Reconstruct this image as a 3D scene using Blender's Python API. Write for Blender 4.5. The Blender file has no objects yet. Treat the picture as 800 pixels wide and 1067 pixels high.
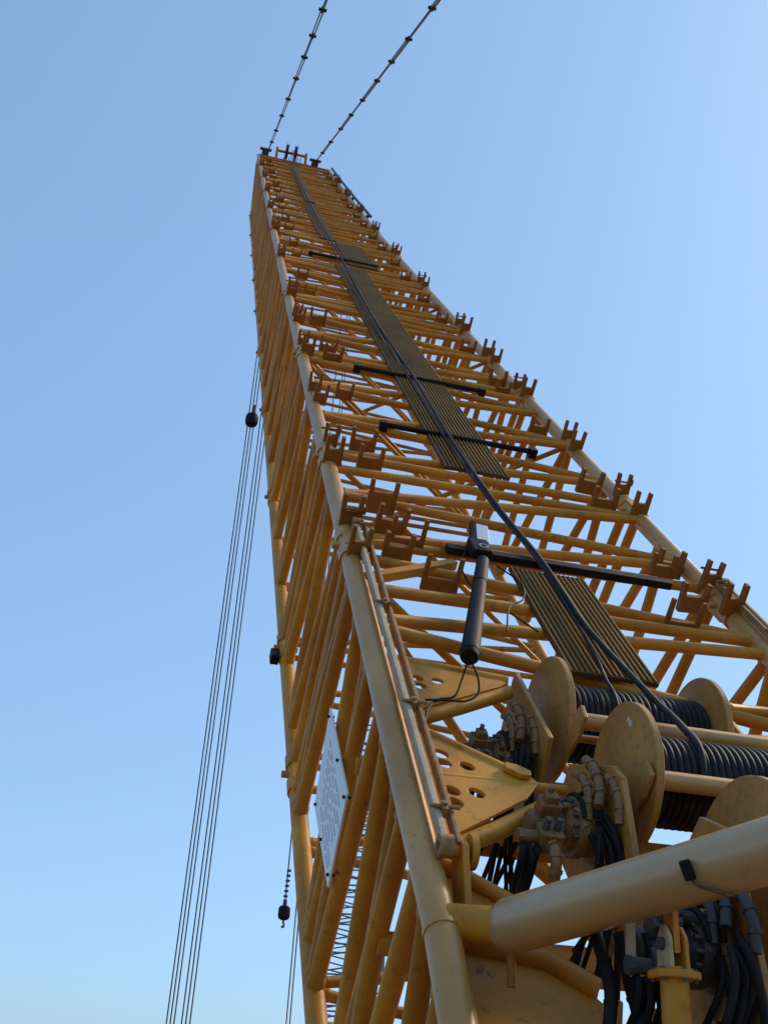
import bpy, bmesh, math, random
from mathutils import Vector, Matrix, noise
random.seed(7)
sc = bpy.context.scene
COL = sc.collection
R_ = math.radians

# ---------------------------------------------------------------- boom frame
CAM_H = 3.2
U = Vector((-0.14584541, 0.63932048, 0.75498241)).normalized()   # along the boom
Wd = Vector((0.9755093, 0.21994724, 0.00219446)).normalized()    # across its upper face
N = Vector((0.16465333, -0.73681242, 0.65574137)).normalized()   # out of its upper face
P0 = Vector((0.26024019, 4.62722386, 0.89719225 + CAM_H))
QA, QH = -0.448, 2.167                                            # slight bow of the long boom
WID, DEP = 3.0, 1.975
DA = 2.82                                                         # rear right chord
J0, LS = 5.5445, 4.162
JOINTS = [3.46] + [J0 + LS * k for k in range(10)]
TIP = JOINTS[-1]

def B(a, s, h):
    q = (s / 60.0) ** 2
    return P0 + Wd * (a + QA * q) + U * s + N * (h + QH * q)

ROOT0 = B(1.5, -2.3, -0.9)

# ---------------------------------------------------------------- materials
def new_mat(name):
    m = bpy.data.materials.new(name); m.use_nodes = True
    nt = m.node_tree
    return m, nt, nt.nodes['Principled BSDF']

def nd(nt, t, **kw):
    n = nt.nodes.new(t)
    for k, v in kw.items(): setattr(n, k, v)
    return n

def paint(name, c1, c2, dirt, rough=0.42, scale=1.6, dirt_amt=0.62, bump=0.12, metal=0.0, rust=None):
    m, nt, b = new_mat(name); L = nt.links.new
    tc = nd(nt, 'ShaderNodeTexCoord')
    n1 = nd(nt, 'ShaderNodeTexNoise'); n1.inputs['Scale'].default_value = scale; n1.inputs['Detail'].default_value = 6
    n2 = nd(nt, 'ShaderNodeTexNoise'); n2.inputs['Scale'].default_value = scale * 9; n2.inputs['Detail'].default_value = 8; n2.inputs['Roughness'].default_value = 0.7
    n3 = nd(nt, 'ShaderNodeTexNoise'); n3.inputs['Scale'].default_value = scale * 45; n3.inputs['Detail'].default_value = 4
    for n in (n1, n2, n3): L(tc.outputs['Object'], n.inputs['Vector'])
    r1 = nd(nt, 'ShaderNodeValToRGB'); r1.color_ramp.elements[0].position = 0.36; r1.color_ramp.elements[1].position = 0.66
    r1.color_ramp.elements[0].color = (*c1, 1); r1.color_ramp.elements[1].color = (*c2, 1)
    L(n1.outputs['Fac'], r1.inputs['Fac'])
    r2 = nd(nt, 'ShaderNodeValToRGB'); r2.color_ramp.elements[0].position = dirt_amt - 0.03; r2.color_ramp.elements[1].position = dirt_amt + 0.11
    r2.color_ramp.elements[0].color = (0, 0, 0, 1); r2.color_ramp.elements[1].color = (0.5, 0.5, 0.5, 1)
    L(n2.outputs['Fac'], r2.inputs['Fac'])
    mx = nd(nt, 'ShaderNodeMixRGB'); L(r2.outputs['Color'], mx.inputs['Fac'])
    L(r1.outputs['Color'], mx.inputs['Color1']); mx.inputs['Color2'].default_value = (*dirt, 1)
    col = mx.outputs['Color']
    if rust:
        n4 = nd(nt, 'ShaderNodeTexNoise'); n4.inputs['Scale'].default_value = scale * 3.1; n4.inputs['Detail'].default_value = 10; n4.inputs['Roughness'].default_value = 0.75
        L(tc.outputs['Object'], n4.inputs['Vector'])
        r4 = nd(nt, 'ShaderNodeValToRGB'); r4.color_ramp.elements[0].position = 0.635; r4.color_ramp.elements[1].position = 0.68
        L(n4.outputs['Fac'], r4.inputs['Fac'])
        m4 = nd(nt, 'ShaderNodeMixRGB'); L(r4.outputs['Color'], m4.inputs['Fac']); L(col, m4.inputs['Color1']); m4.inputs['Color2'].default_value = (*rust, 1)
        col = m4.outputs['Color']
    L(col, b.inputs['Base Color'])
    rr = nd(nt, 'ShaderNodeMapRange'); rr.inputs['To Min'].default_value = rough - 0.08; rr.inputs['To Max'].default_value = rough + 0.25
    L(n2.outputs['Fac'], rr.inputs['Value']); L(rr.outputs['Result'], b.inputs['Roughness'])
    b.inputs['Metallic'].default_value = metal
    if name in ('yellow_paint', 'bracket_paint'): b.inputs['Specular IOR Level'].default_value = 0.33
    if name == 'grating_rib': b.inputs['Specular IOR Level'].default_value = 0.15
    if max(c1) < 0.13: b.inputs['Specular IOR Level'].default_value = 0.16 if name in ('black_rubber', 'grating_brown') else 0.26
    bp = nd(nt, 'ShaderNodeBump'); bp.inputs['Strength'].default_value = bump; bp.inputs['Distance'].default_value = 0.006
    ad = nd(nt, 'ShaderNodeMath', operation='ADD'); L(n2.outputs['Fac'], ad.inputs[0]); L(n3.outputs['Fac'], ad.inputs[1])
    L(ad.outputs[0], bp.inputs['Height']); L(bp.outputs['Normal'], b.inputs['Normal'])
    return m

OCHRE1, OCHRE2 = (0.41, 0.160, 0.010), (0.62, 0.270, 0.022)
M_PAINT = paint('yellow_paint', OCHRE1, OCHRE2, (0.14, 0.055, 0.012), rust=(0.11, 0.04, 0.014), dirt_amt=0.57)
M_CHORD = paint('chord_paint', (0.42, 0.200, 0.040), (0.55, 0.285, 0.078), (0.22, 0.10, 0.03), rough=0.33, dirt_amt=0.62, rust=(0.15, 0.06, 0.03))
M_BRACE = paint('brace_paint', (0.37, 0.205, 0.066), (0.46, 0.27, 0.10), (0.30, 0.17, 0.07), rough=0.27, dirt_amt=0.6, bump=0.06, rust=(0.16, 0.07, 0.03))
for m_, cw in ((M_BRACE, 0.9), (M_CHORD, 0.12)):
    p_ = m_.node_tree.nodes['Principled BSDF']; p_.inputs['Coat Weight'].default_value = cw; p_.inputs['Coat Roughness'].default_value = 0.34; p_.inputs['Coat IOR'].default_value = 1.6
M_BRKT = paint('bracket_paint', (0.19, 0.074, 0.010), (0.32, 0.128, 0.017), (0.06, 0.026, 0.01), rough=0.6, dirt_amt=0.56)
M_WINCH = paint('winch_paint', (0.36, 0.165, 0.026), (0.47, 0.23, 0.045), (0.14, 0.07, 0.024), rough=0.42, dirt_amt=0.53, scale=2.4, rust=(0.12, 0.05, 0.022))
M_PALE = paint('weathered_bar_paint', (0.42, 0.31, 0.17), (0.54, 0.42, 0.27), (0.22, 0.11, 0.05), rough=0.5, dirt_amt=0.56, scale=3, rust=(0.16, 0.06, 0.03))
M_BROWN = paint('rusty_bar', (0.30, 0.15, 0.05), (0.40, 0.21, 0.08), (0.12, 0.05, 0.025), rough=0.65, dirt_amt=0.5)
M_ROPE = paint('black_wire_rope', (0.009, 0.009, 0.010), (0.022, 0.022, 0.023), (0.06, 0.055, 0.05), rough=0.55, scale=12, dirt_amt=0.66)
M_BLACK = paint('black_rubber', (0.008, 0.008, 0.008), (0.016, 0.015, 0.014), (0.05, 0.04, 0.03), rough=0.55, scale=5, dirt_amt=0.64)
M_STEEL = paint('dark_grey_steel', (0.06, 0.06, 0.065), (0.10, 0.10, 0.105), (0.05, 0.03, 0.02), rough=0.45, metal=0.3)
M_GRATE = paint('grating_brown', (0.095, 0.046, 0.014), (0.13, 0.066, 0.021), (0.04, 0.024, 0.012), rough=0.6, dirt_amt=0.6)
M_RIB = paint('grating_rib', (0.25, 0.135, 0.036), (0.33, 0.185, 0.056), (0.14, 0.085, 0.035), rough=0.5)
M_WHITE = paint('white_board', (0.78, 0.79, 0.80), (0.84, 0.84, 0.83), (0.5, 0.48, 0.45), rough=0.35, dirt_amt=0.7, bump=0.02)
M_INK = paint('board_ink', (0.40, 0.44, 0.52), (0.50, 0.54, 0.60), (0.3, 0.3, 0.36), rough=0.6, bump=0.0)
M_FITTING = paint('dirty_fitting', (0.17, 0.085, 0.024), (0.28, 0.14, 0.045), (0.05, 0.03, 0.018), rough=0.5, scale=5, dirt_amt=0.5)
M_GLASS = paint('lens_grey', (0.25, 0.26, 0.28), (0.35, 0.36, 0.38), (0.2, 0.2, 0.2), rough=0.2)
M_FAR = paint('far_mast_paint', (0.16, 0.13, 0.11), (0.2, 0.17, 0.14), (0.1, 0.08, 0.07), rough=0.6)
M_GROUND = paint('sandy_ground', (0.15, 0.10, 0.06), (0.19, 0.13, 0.08), (0.1, 0.075, 0.05), rough=0.9, scale=0.12, dirt_amt=0.56, bump=0.3)

# ---------------------------------------------------------------- mesh builder
class MB:
    def __init__(s): s.v = []; s.f = []; s.sm = []
    def add(s, vs, fs, smooth=True):
        o = len(s.v); s.v += [Vector(v) for v in vs]
        for f in fs: s.f.append([i + o for i in f]); s.sm.append(smooth)
    def tube(s, pts, r, n=14, caps=True):
        pts = [Vector(p) for p in pts]
        rs = r if isinstance(r, (list, tuple)) else [r] * len(pts)
        t = (pts[1] - pts[0]).normalized()
        ref = N if abs(t.dot(N)) < 0.9 else Wd
        e1 = (ref - t * ref.dot(t)).normalized()
        vs = []; fs = []
        for i, p in enumerate(pts):
            if i == 0: t = (pts[1] - p)
            elif i == len(pts) - 1: t = (p - pts[i - 1])
            else: t = (pts[i + 1] - p).normalized() + (p - pts[i - 1]).normalized()
            t.normalize()
            e1 = (e1 - t * e1.dot(t)).normalized(); e2 = t.cross(e1)
            for k in range(n):
                a = 2 * math.pi * k / n
                vs.append(p + (e1 * math.cos(a) + e2 * math.sin(a)) * rs[i])
        for i in range(len(pts) - 1):
            for k in range(n):
                fs.append((i * n + k, i * n + (k + 1) % n, (i + 1) * n + (k + 1) % n, (i + 1) * n + k))
        s.add(vs, fs)
        if caps:
            m = len(pts) - 1
            s.add(vs[:n], [tuple(reversed(range(n)))], False)
            s.add(vs[m * n:], [tuple(range(n))], False)
    def bar(s, p, q, wx, wy, up, bev=0.0):
        """box bar p->q, wx across (perpendicular to up), wy along up"""
        p = Vector(p); q = Vector(q); t = (q - p).normalized(); up = Vector(up)
        y = (up - t * up.dot(t)).normalized(); x = t.cross(y)
        s.box_axes((p + q) / 2, x * wx / 2, y * wy / 2, (q - p) / 2)
    def box_axes(s, c, X, Y, Z):
        vs = [c + X * i + Y * j + Z * k for k in (-1, 1) for j in (-1, 1) for i in (-1, 1)]
        s.add(vs, [(0, 2, 3, 1), (4, 5, 7, 6), (0, 1, 5, 4), (2, 6, 7, 3), (0, 4, 6, 2), (1, 3, 7, 5)], False)
    def plate(s, pts, nrm, th, holes=()):
        """flat plate: outline (3D points) thickened along nrm; optional (centre, radius) holes"""
        pts = [Vector(p) for p in pts]; nrm = Vector(nrm).normalized()
        bm = bmesh.new()
        ref = (pts[1] - pts[0]).normalized(); ref = (ref - nrm * ref.dot(nrm)).normalized(); r2 = nrm.cross(ref)
        loops = [pts]
        for c, r, asp in holes:
            c = Vector(c); loops.append([c + ref * math.cos(a) * r * asp + r2 * math.sin(a) * r for a in [2 * math.pi * k / 16 for k in range(16)]])
        edges = []
        for lp in loops:
            vv = [bm.verts.new(p) for p in lp]
            for i in range(len(vv)): edges.append(bm.edges.new((vv[i], vv[(i + 1) % len(vv)])))
        bmesh.ops.triangle_fill(bm, use_beauty=True, use_dissolve=False, edges=edges, normal=nrm)
        g = bmesh.ops.extrude_face_region(bm, geom=list(bm.faces))
        bmesh.ops.translate(bm, verts=[e for e in g['geom'] if isinstance(e, bmesh.types.BMVert)], vec=nrm * th)
        bmesh.ops.translate(bm, verts=list(bm.verts), vec=-nrm * th / 2)
        bmesh.ops.recalc_face_normals(bm, faces=list(bm.faces))
        bm.verts.index_update()
        s.add([v.co.copy() for v in bm.verts], [[v.index for v in f.verts] for f in bm.faces], False)
        bm.free()
    def lathe(s, o, ax, prof, n=36, ref=None):
        """revolve (x along ax, radius) profile about axis"""
        o = Vector(o); ax = Vector(ax).normalized(); ref = ref or (N if abs(ax.dot(N)) < 0.9 else U)
        e1 = (ref - ax * ref.dot(ax)).normalized(); e2 = ax.cross(e1)
        vs = []; fs = []
        for x, r in prof:
            for k in range(n):
                a = 2 * math.pi * k / n
                vs.append(o + ax * x + (e1 * math.cos(a) + e2 * math.sin(a)) * r)
        for i in range(len(prof) - 1):
            for k in range(n):
                fs.append((i * n + k, i * n + (k + 1) % n, (i + 1) * n + (k + 1) % n, (i + 1) * n + k))
        s.add(vs, fs)
    def build(s, name, mat, parent=None, loc=None, bevel=0.0, autosm=38):
        o0 = Vector(loc) if loc is not None else (parent.matrix_world.translation.copy() if parent else Vector())
        if parent and loc is None: o0 = Vector(parent['_o'])
        me = bpy.data.meshes.new(name)
        me.from_pydata([v - o0 for v in s.v], [], s.f)
        me.polygons.foreach_set('use_smooth', s.sm)
        me.materials.append(mat); me.update()
        bm = bmesh.new(); bm.from_mesh(me); bmesh.ops.recalc_face_normals(bm, faces=list(bm.faces))
        for e in bm.edges:
            if len(e.link_faces) == 2 and e.calc_face_angle(0) > R_(autosm): e.smooth = False
        bm.to_mesh(me); bm.free()
        ob = bpy.data.objects.new(name, me); COL.objects.link(ob)
        ob['_o'] = tuple(o0)
        if parent:
            ob.parent = parent; ob.location = o0 - Vector(parent['_o'])
        else: ob.location = o0
        if bevel:
            md = ob.modifiers.new('bevel', 'BEVEL'); md.width = bevel; md.segments = 2; md.limit_method = 'ANGLE'; md.angle_limit = R_(40)
        return ob

def thing(name, loc, label, cat, group=None):
    o = bpy.data.objects.new(name, None); COL.objects.link(o); o.location = loc; o['_o'] = tuple(Vector(loc))
    o.empty_display_size = 0.2
    return tag(o, label, cat, group)
def tag(o, label, cat, group=None):
    o['label'] = label; o['category'] = cat
    if group: o['group'] = group
    return o
def bez(pts, k=8):
    """smooth catmull-rom through points"""
    pts = [Vector(p) for p in pts]; out = []
    q = [pts[0] * 2 - pts[1]] + pts + [pts[-1] * 2 - pts[-2]]
    for i in range(1, len(q) - 2):
        p0, p1, p2, p3 = q[i - 1:i + 3]
        for j in range(k):
            t = j / k
            out.append(0.5 * ((2 * p1) + (p2 - p0) * t + (2 * p0 - 5 * p1 + 4 * p2 - p3) * t * t + (3 * p1 - p0 - 3 * p2 + p3) * t ** 3))
    out.append(pts[-1]); return out

# ================================================================ THE BOOM
boom = thing('lattice_boom', ROOT0, 'huge yellow lattice crane boom of zigzag tubes rising into the sky', 'crane boom')
bent = -0.40
HEAD = 38.6                       # head section starts tapering in depth here
def depth(s):
    if s <= HEAD: return DEP
    return DEP + (0.34 - DEP) * min(1.0, (s - HEAD) / (TIP - HEAD))
def cA(s): return (0.0, s, 0.0 if s > bent else (s - bent) * 0.13)
def cB(s): return (WID, s, 0.0 if s > bent else (s - bent) * 0.13)
def cC(s): return (0.0, s, -depth(s) if s > bent else -DEP - (s - bent) * 0.25)
def cD(s): return (DA, s, -depth(s) if s > bent else -DEP - (s - bent) * 0.25)
CH = {'A': cA, 'B': cB, 'C': cC, 'D': cD}
def chord(fn, r):
    st = [-2.3, bent] + [0.0 + 1.0 * k for k in range(1, int(HEAD) + 1)] + [HEAD, 40.2, 41.6, TIP + 0.1]
    m = MB(); m.tube([B(*fn(s)) for s in st], r, 20); return m
for k, r in (('A', 0.072), ('B', 0.074), ('C', 0.066), ('D', 0.062)):
    m = chord(CH[k], r)
    # pinned joint lugs: collar and two clevis ears each side of a section joint
    for s in JOINTS[:-1]:
        for d in (-0.16, 0.16):
            m.tube([B(*CH[k](s + d - 0.07)), B(*CH[k](s + d + 0.07))], r + 0.014, 20)
        m.bar(B(*CH[k](s - 0.12)), B(*CH[k](s + 0.12)), r * 1.3, r * 2.3, N)
        c = B(*CH[k](s)); m.tube([c - Wd * (r + 0.05), c + Wd * (r + 0.05)], 0.028, 10)
    # weld rings
    for s in ([bent] if k in 'AB' else []):
        m.tube([B(*CH[k](s - 0.012)), B(*CH[k](s + 0.012))], r + 0.005, 20)
    m.build('chord', M_CHORD if k in 'AB' else M_PAINT, boom)

tubes = []     # (importance, MB)
def lt(p, q, r, n=12):
    # tube with a raised weld fillet where it meets each chord
    P_, Q_ = B(*p), B(*q); d_ = (Q_ - P_).normalized(); rr = [r * 1.16, r * 1.16, r * 1.12, r, r, r * 1.12, r * 1.16, r * 1.16]
    m = MB(); m.tube([P_, P_ + d_ * 0.075, P_ + d_ * 0.088, P_ + d_ * 0.096, Q_ - d_ * 0.096, Q_ - d_ * 0.088, Q_ - d_ * 0.075, Q_], rr, n)
    c = B(*[(p[i] + q[i]) / 2 for i in range(3)]); d = (c - Vector((0, 0, CAM_H))).length
    tubes.append(((B(*p) - B(*q)).length * r / d / d, m))
RT, RB, RS = 0.041, 0.029, 0.052
def lace(c1, c2, nodes, r, jig=0.0):
    """zigzag of tubes between chords c1 and c2; nodes = list of ('1'/'2', s)"""
    for i in range(len(nodes) - 1):
        (e, s), (g, t) = nodes[i], nodes[i + 1]
        o = 0.035 if t > s else -0.035
        lt((c1 if e == 1 else c2)(s + o), (c1 if g == 1 else c2)(t - o), r)
for k in range(len(JOINTS) - 1):
    a, b = JOINTS[k], JOINTS[k + 1]
    if k == 0:
        for p, q in (((0, 5.28), (3, 5.36)), ((0, 4.64), (3, 5.30)), ((0, 4.60), (3, 4.29)), ((0, 3.68), (3, 4.22)), ((0, 3.60), (3, 3.78))):
            lt((p[0], p[1], 0), (q[0], q[1], 0), RT)
        for (x, y, r) in ((cA, cC, RS), (cB, cD, 0.045), (cC, cD, RB)):
            lt(x(b - 0.16), y(b - 0.2), r); lt(x(a + 0.15), y(a + 0.15), r)
            lace(x, y, [(2, 5.25), (1, 4.70), (2, 4.15), (1, 3.70)], r)
        continue
    h0 = a + 0.15; L = b - a - 0.30; hp = L / 6
    nod = [(1 if i % 2 == 0 else 2, h0 + hp * i) for i in range(7)]
    nod2 = [(2 if i % 2 == 0 else 1, h0 + hp * i) for i in range(7)]
    for (x, y, r, nn) in ((cA, cB, RT, nod), (cA, cC, RS, nod2), (cB, cD, 0.045, nod2), (cC, cD, RB, nod)):
        lace(x, y, nn, r)
        lt(x(h0 - 0.02), y(h0 - 0.02), r); lt(x(b - 0.17), y(b - 0.17), r)
    # cross-section braces at the section ends
    lt(cA(a + 0.2), cD(a + 0.2), RB); lt(cA(b - 0.2), cD(b - 0.2), RB)
    if k < 4: lt(cB((a + b) / 2), cC((a + b) / 2), RB)
# base section, front face
for p, q, r in (((0, 3.32, 0), (3, 2.90, 0), 0.042), ((0, 2.78, 0), (3, 2.87, 0), 0.043), ((0, 2.32, 0), (3, 2.68, 0), 0.042),
                ((0, 2.22, 0), (3, 1.62, -0.05), 0.044), ((2.2, 1.80, -0.02), (3, 1.82, 0), 0.042), ((2.1, 1.55, -0.1), (3, 1.50, 0), 0.045),
                ((0, 1.62, -0.62), (3, 1.62, -0.62), 0.045), ((0, 0.35, -0.75), (3, 0.35, -0.75), 0.05)):
    lt(p, q, r)
for c_, a1_, a2_ in ((3.22, 3.30, 2.95), (2.95, 2.90, 3.28), (1.66, 1.80, 2.45), (1.28, 1.30, 1.95), (0.30, 0.42, 1.05), (-0.05, 0.0, 0.62), (-1.0, -0.6, -0.2)):
    lt(cC(c_), cA(a1_), 0.052); lt(cC(c_ + 0.05), cA(a2_), 0.052)
lace(cB, cD, [(2, 3.25), (1, 2.62), (2, 1.95), (1, 1.30), (2, 0.55), (1, -0.15)], 0.044)
lace(cC, cD, [(2, 3.25), (1, 2.60), (2, 1.95), (1, 1.30), (2, 0.65), (1, 0.0), (2, -0.6)], 0.036)
lt(cC(3.3), cD(3.3), 0.034); lt(cC(1.0), cD(1.0), 0.036); lt(cA(3.1), cD(3.1), 0.034); lt(cA(0.9), cD(0.9), 0.034)
lt((0, 3.0, -0.02), (2.0, 1.6, -1.9), 0.034)
tubes.sort(key=lambda t: -t[0])
for i, (w, m) in enumerate(tubes[:100]): m.build('lacing_tube', M_PAINT, boom)
rest = MB()
for w, m in tubes[100:]:
    o = len(rest.v); rest.v += m.v; rest.f += [[i + o for i in f] for f in m.f]; rest.sm += m.sm
o = rest.build('lacing_tubes', M_PAINT, boom); o['kind'] = 'stuff'
# square strut
m = MB(); m.bar(B(0.05, 2.86, 0.03), B(0.78, 3.38, 0.03), 0.07, 0.07, N); m.build('square_strut', M_PAINT, boom, bevel=0.006)

# --- U-shaped pendant brackets
def fork_mb(w, hh, pr, th):
    m = MB()
    def P(a, h): return ROOT0 + Wd * a + N * h
    out = [(-w / 2, -0.02), (w / 2, -0.02), (w / 2, hh + pr), (w / 2 - 0.032, hh + pr), (w / 2 - 0.036, hh), (-w / 2 + 0.036, hh), (-w / 2 + 0.032, hh + pr), (-w / 2, hh + pr)]
    m.plate([P(*p) for p in out], U, th); return m
forks = []
def fork_at(a, s, h, kind, twist=0.0): forks.append((a, s, h, kind, twist))
for k, j in enumerate(JOINTS[:-1]):
    near = k <= 2
    mids = [] if k == 0 else ([j + LS * 0.42, j + LS * 0.52] if near else [j + LS * 0.5])
    for i, s in enumerate([j - 0.22, j + 0.26] + mids):
        for (a, kd) in ((0.03, 0), (0.36, 1), (WID - 0.04, 0), (WID - 0.34, 1)):
            if a in (0.36, WID - 0.34) and i == 2 and near: continue
            if not near and ((kd == 1 and i == 0) or (kd == 0 and i == 2)): continue
            fork_at(a + random.uniform(-.02, .02), s + random.uniform(-.07, .07) + (0.12 if kd else 0), 0.055 if kd == 0 else 0.0, kd, random.uniform(-.06, .06))
fork_at(0.45, 3.62, 0.0, 2); fork_at(0.36, 4.42, -0.02, 3); fork_at(2.80, 4.10, -0.05, 1); fork_at(2.40, 2.90, -0.02, 2); fork_at(0.62, 3.05, -0.04, 2)
protos = [fork_mb(0.16, 0.12, 0.12, 0.055), fork_mb(0.235, 0.12, 0.11, 0.06), fork_mb(0.27, 0.08, 0.17, 0.03), fork_mb(0.24, 0.16, 0.10, 0.05)]
forks.sort(key=lambda t: (B(t[0], t[1], t[2]) - Vector((0, 0, CAM_H))).length)
pm = []; cnt = 0; rest = MB()
for a, s, h, kd, tw in forks:
    c = B(a, s, h); rot = Matrix.Rotation(tw, 3, U)
    if cnt < 100:
        while len(pm) <= kd: pm.append(None)
        if pm[kd] is None:
            ob = protos[kd].build('pendant_bracket', M_BRKT, boom, bevel=0.004); pm[kd] = ob
        else:
            ob = pm[kd].copy(); COL.objects.link(ob); ob.parent = boom
        ob.location = c - ROOT0; ob.rotation_euler = (rot @ Matrix.Rotation(random.uniform(-.05, .05), 3, Wd)).to_euler(); ob.scale = Vector((1, 1, 1)) * (random.uniform(.82, 1.05) if kd < 2 else 1.0); cnt += 1
    else:
        src = protos[kd]; o0 = len(rest.v)
        rest.v += [rot @ (v - ROOT0) + c for v in src.v]; rest.f += [[i + o0 for i in f] for f in src.f]; rest.sm += src.sm
for j in JOINTS[:6]:
    for a in (0.03, WID - 0.04):
        m = MB(); q = B(a, j + 0.26, 0.20); m.tube([q - Wd * 0.10, q + Wd * 0.09], 0.010, 8); m.tube([q + Wd * 0.08 - N * 0.025, q + Wd * 0.08 + N * 0.035], 0.010, 8); m.build('bracket_pin', M_BRKT, boom)
if rest.v:
    o = rest.build('pendant_brackets', M_BRKT, boom); o['kind'] = 'stuff'

# --- black rope roller bars across the upper face
for a0, a1, s in ((0.69, 2.14, 19.15), (0.66, 2.34, 9.27), (0.68, 2.36, 6.80)):
    m = MB(); m.tube([B(a0, s, 0.07), B(a1, s, 0.07)], 0.030, 12)
    for a in (a0, a1 - 0.05): m.box_axes(B(a, s, 0.055), Wd * 0.04, U * 0.05, N * 0.05)
    m.build('roller_bar', M_BLACK, boom)
m = MB(); m.bar(B(0.75, 3.57, 0.07), B(2.57, 3.57, 0.07), 0.09, 0.06, N)
m.build('roller_bar', M_BLACK, boom, bevel=0.005)
m = MB(); m.tube([B(0.72, 3.66, 0.05), B(2.5, 3.66, 0.05)], 0.035, 12); m.build('lacing_tube', M_PAINT, boom)

# --- gusset plates with holes beside the winches
def gusset(pts, h, holes, th=0.022):
    m = MB(); m.plate([B(a, s, hh) for a, s, hh in pts], N, th, [(B(a, s, h), r, asp) for a, s, r, asp in holes])
    return m
g = gusset([(0.03, 1.84, 0.0), (0.72, 1.77, 0.0), (0.78, 1.70, 0.0), (0.72, 1.64, 0.0), (0.50, 1.49, 0.0), (0.03, 1.17, 0.0)], 0.0,
           [(0.222, 1.611, 0.032, 1.15), (0.340, 1.609, 0.032, 1.15), (0.226, 1.526, 0.032, 1.15)]).build('gusset_plate', M_PAINT, boom, bevel=0.004)
m = MB(); m.tube([B(0, 1.84, -0.015), B(0.80, 1.75, -0.015)], 0.040, 14); m.tube([B(0, 1.14, -0.045), B(0.45, 1.44, -0.045), B(0.80, 1.69, -0.045)], 0.045, 14)
m.build('gusset_rim', M_PAINT, g)
g = gusset([(0.03, 1.16, 0.0), (0.57, 0.775, 0.0), (0.68, 0.735, 0.0), (0.70, 0.69, 0.0), (0.60, 0.55, 0.0), (0.16, 0.20, 0.0), (0.03, 0.11, 0.0)], 0.0,
           [(0.222, 0.853, 0.033, 1.25), (0.224, 0.770, 0.033, 1.25), (0.344, 0.769, 0.033, 1.25), (0.222, 0.545, 0.034, 1.3), (0.346, 0.548, 0.034, 1.3), (0.218, 0.452, 0.034, 1.3)]).build('gusset_plate', M_PAINT, boom, bevel=0.004)
m = MB(); m.tube([B(0, 1.18, -0.01), B(0.57, 0.79, -0.01)], 0.034, 14); m.tube([B(0, 0.67, -0.012), B(0.85, 0.69, -0.012)], 0.026, 14)
m.tube([B(0, 0.08, -0.05), B(0.40, 0.34, -0.05), B(0.72, 0.58, -0.05)], 0.045, 14)
m.build('gusset_rim', M_PAINT, g)
m = MB(); m.plate([B(x, y, 0.03) for x, y in ((0.54, 0.80), (0.60, 0.79), (0.665, 0.745), (0.655, 0.70), (0.60, 0.70), (0.53, 0.75))], N, 0.03); m.build('cover_plate', M_PAINT, g, bevel=0.006)
# right hand counterparts, partly seen past the drums
g = gusset([(2.95, 1.45, -0.03), (2.35, 1.30, -0.03), (2.3, 1.15, -0.03), (2.95, 0.60, -0.03)], -0.03, [(2.7, 1.2, 0.04, 1.2), (2.6, 1.1, 0.04, 1.2)]).build('gusset_plate', M_PAINT, boom, bevel=0.004)
m = MB(); m.tube([B(3, 1.46, 0), B(2.3, 1.30, 0)], 0.05, 14); m.tube([B(3, 0.58, 0), B(2.3, 1.15, 0)], 0.05, 14); m.build('gusset_rim', M_PAINT, g)

# --- foot gusset under the brace
g = gusset([(0.05, -0.30, -0.16), (0.46, -0.36, -0.16), (0.62, -0.48, -0.16), (0.72, -0.62, -0.16), (0.42, -1.30, -0.16), (0.05, -1.4, -0.16)], -0.16, [], 0.03).build('foot_gusset', M_PAINT, boom, bevel=0.006)
m = MB(); m.tube([B(0.05, -0.28, -0.13), B(0.48, -0.36, -0.13), B(0.66, -0.50, -0.13)], 0.045, 14)
m.bar(B(0.70, -0.58, -0.14), B(0.44, -1.25, -0.14), 0.05, 0.10, N)
m.build('gusset_rim', M_PAINT, g, bevel=0.006)
g = gusset([(0.05, 0.16, -0.10), (0.46, -0.16, -0.10), (0.42, -0.28, -0.10), (0.05, -0.32, -0.10)], -0.10, [], 0.02).build('gusset_plate', M_PAINT, boom, bevel=0.004)
m = MB(); m.tube([B(0.03, 0.16, -0.07), B(0.50, -0.20, -0.07)], 0.034, 14); m.build('gusset_rim', M_PAINT, g)
# winch bearers crossing the boom below the drums
for s, h in ((1.05, -0.62), (0.05, -0.52), (-0.95, -0.40)):
    m = MB(); m.bar(B(0.02, s, h), B(2.98, s, h), 0.16, 0.10, N); m.build('winch_beam', M_PAINT, boom, bevel=0.008)
for s0_, s1_ in ((0.15, 0.98), (-0.88, -0.05)):
    m = MB(); m.plate([B(1.15, s0_, -0.60), B(2.92, s0_, -0.60), B(2.92, s1_, -0.64), B(1.15, s1_, -0.64)], N, 0.02); m.build('winch_bed', M_PAINT, boom)
# web plate inside the base section and a sensor box on the far left chord
m = MB(); m.plate([B(0.55, -0.2, -1.55), B(0.85, -0.2, -1.55), B(0.85, -1.2, -1.55), B(0.55, -1.2, -1.55)], N, 0.03); m.build('web_plate', M_BRKT, boom)
m = MB(); m.box_axes(B(-0.115, 5.36, -DEP), Wd * 0.04, U * 0.075, N * 0.05); m.build('sensor_box', M_BLACK, boom, bevel=0.006)
# foot pins
for fn in (cA, cB):
    m = MB(); c = B(*fn(-2.3)); m.tube([c - Wd * 0.14, c + Wd * 0.14], 0.16, 20); m.build('foot_pin', M_STEEL, boom)
for x, y in ((cA, cC), (cB, cD)):
    m = MB(); m.tube([B(*x(-2.25)), B(*y(-2.25))], 0.07, 12); m.build('foot_strut', M_PAINT, boom)
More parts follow.
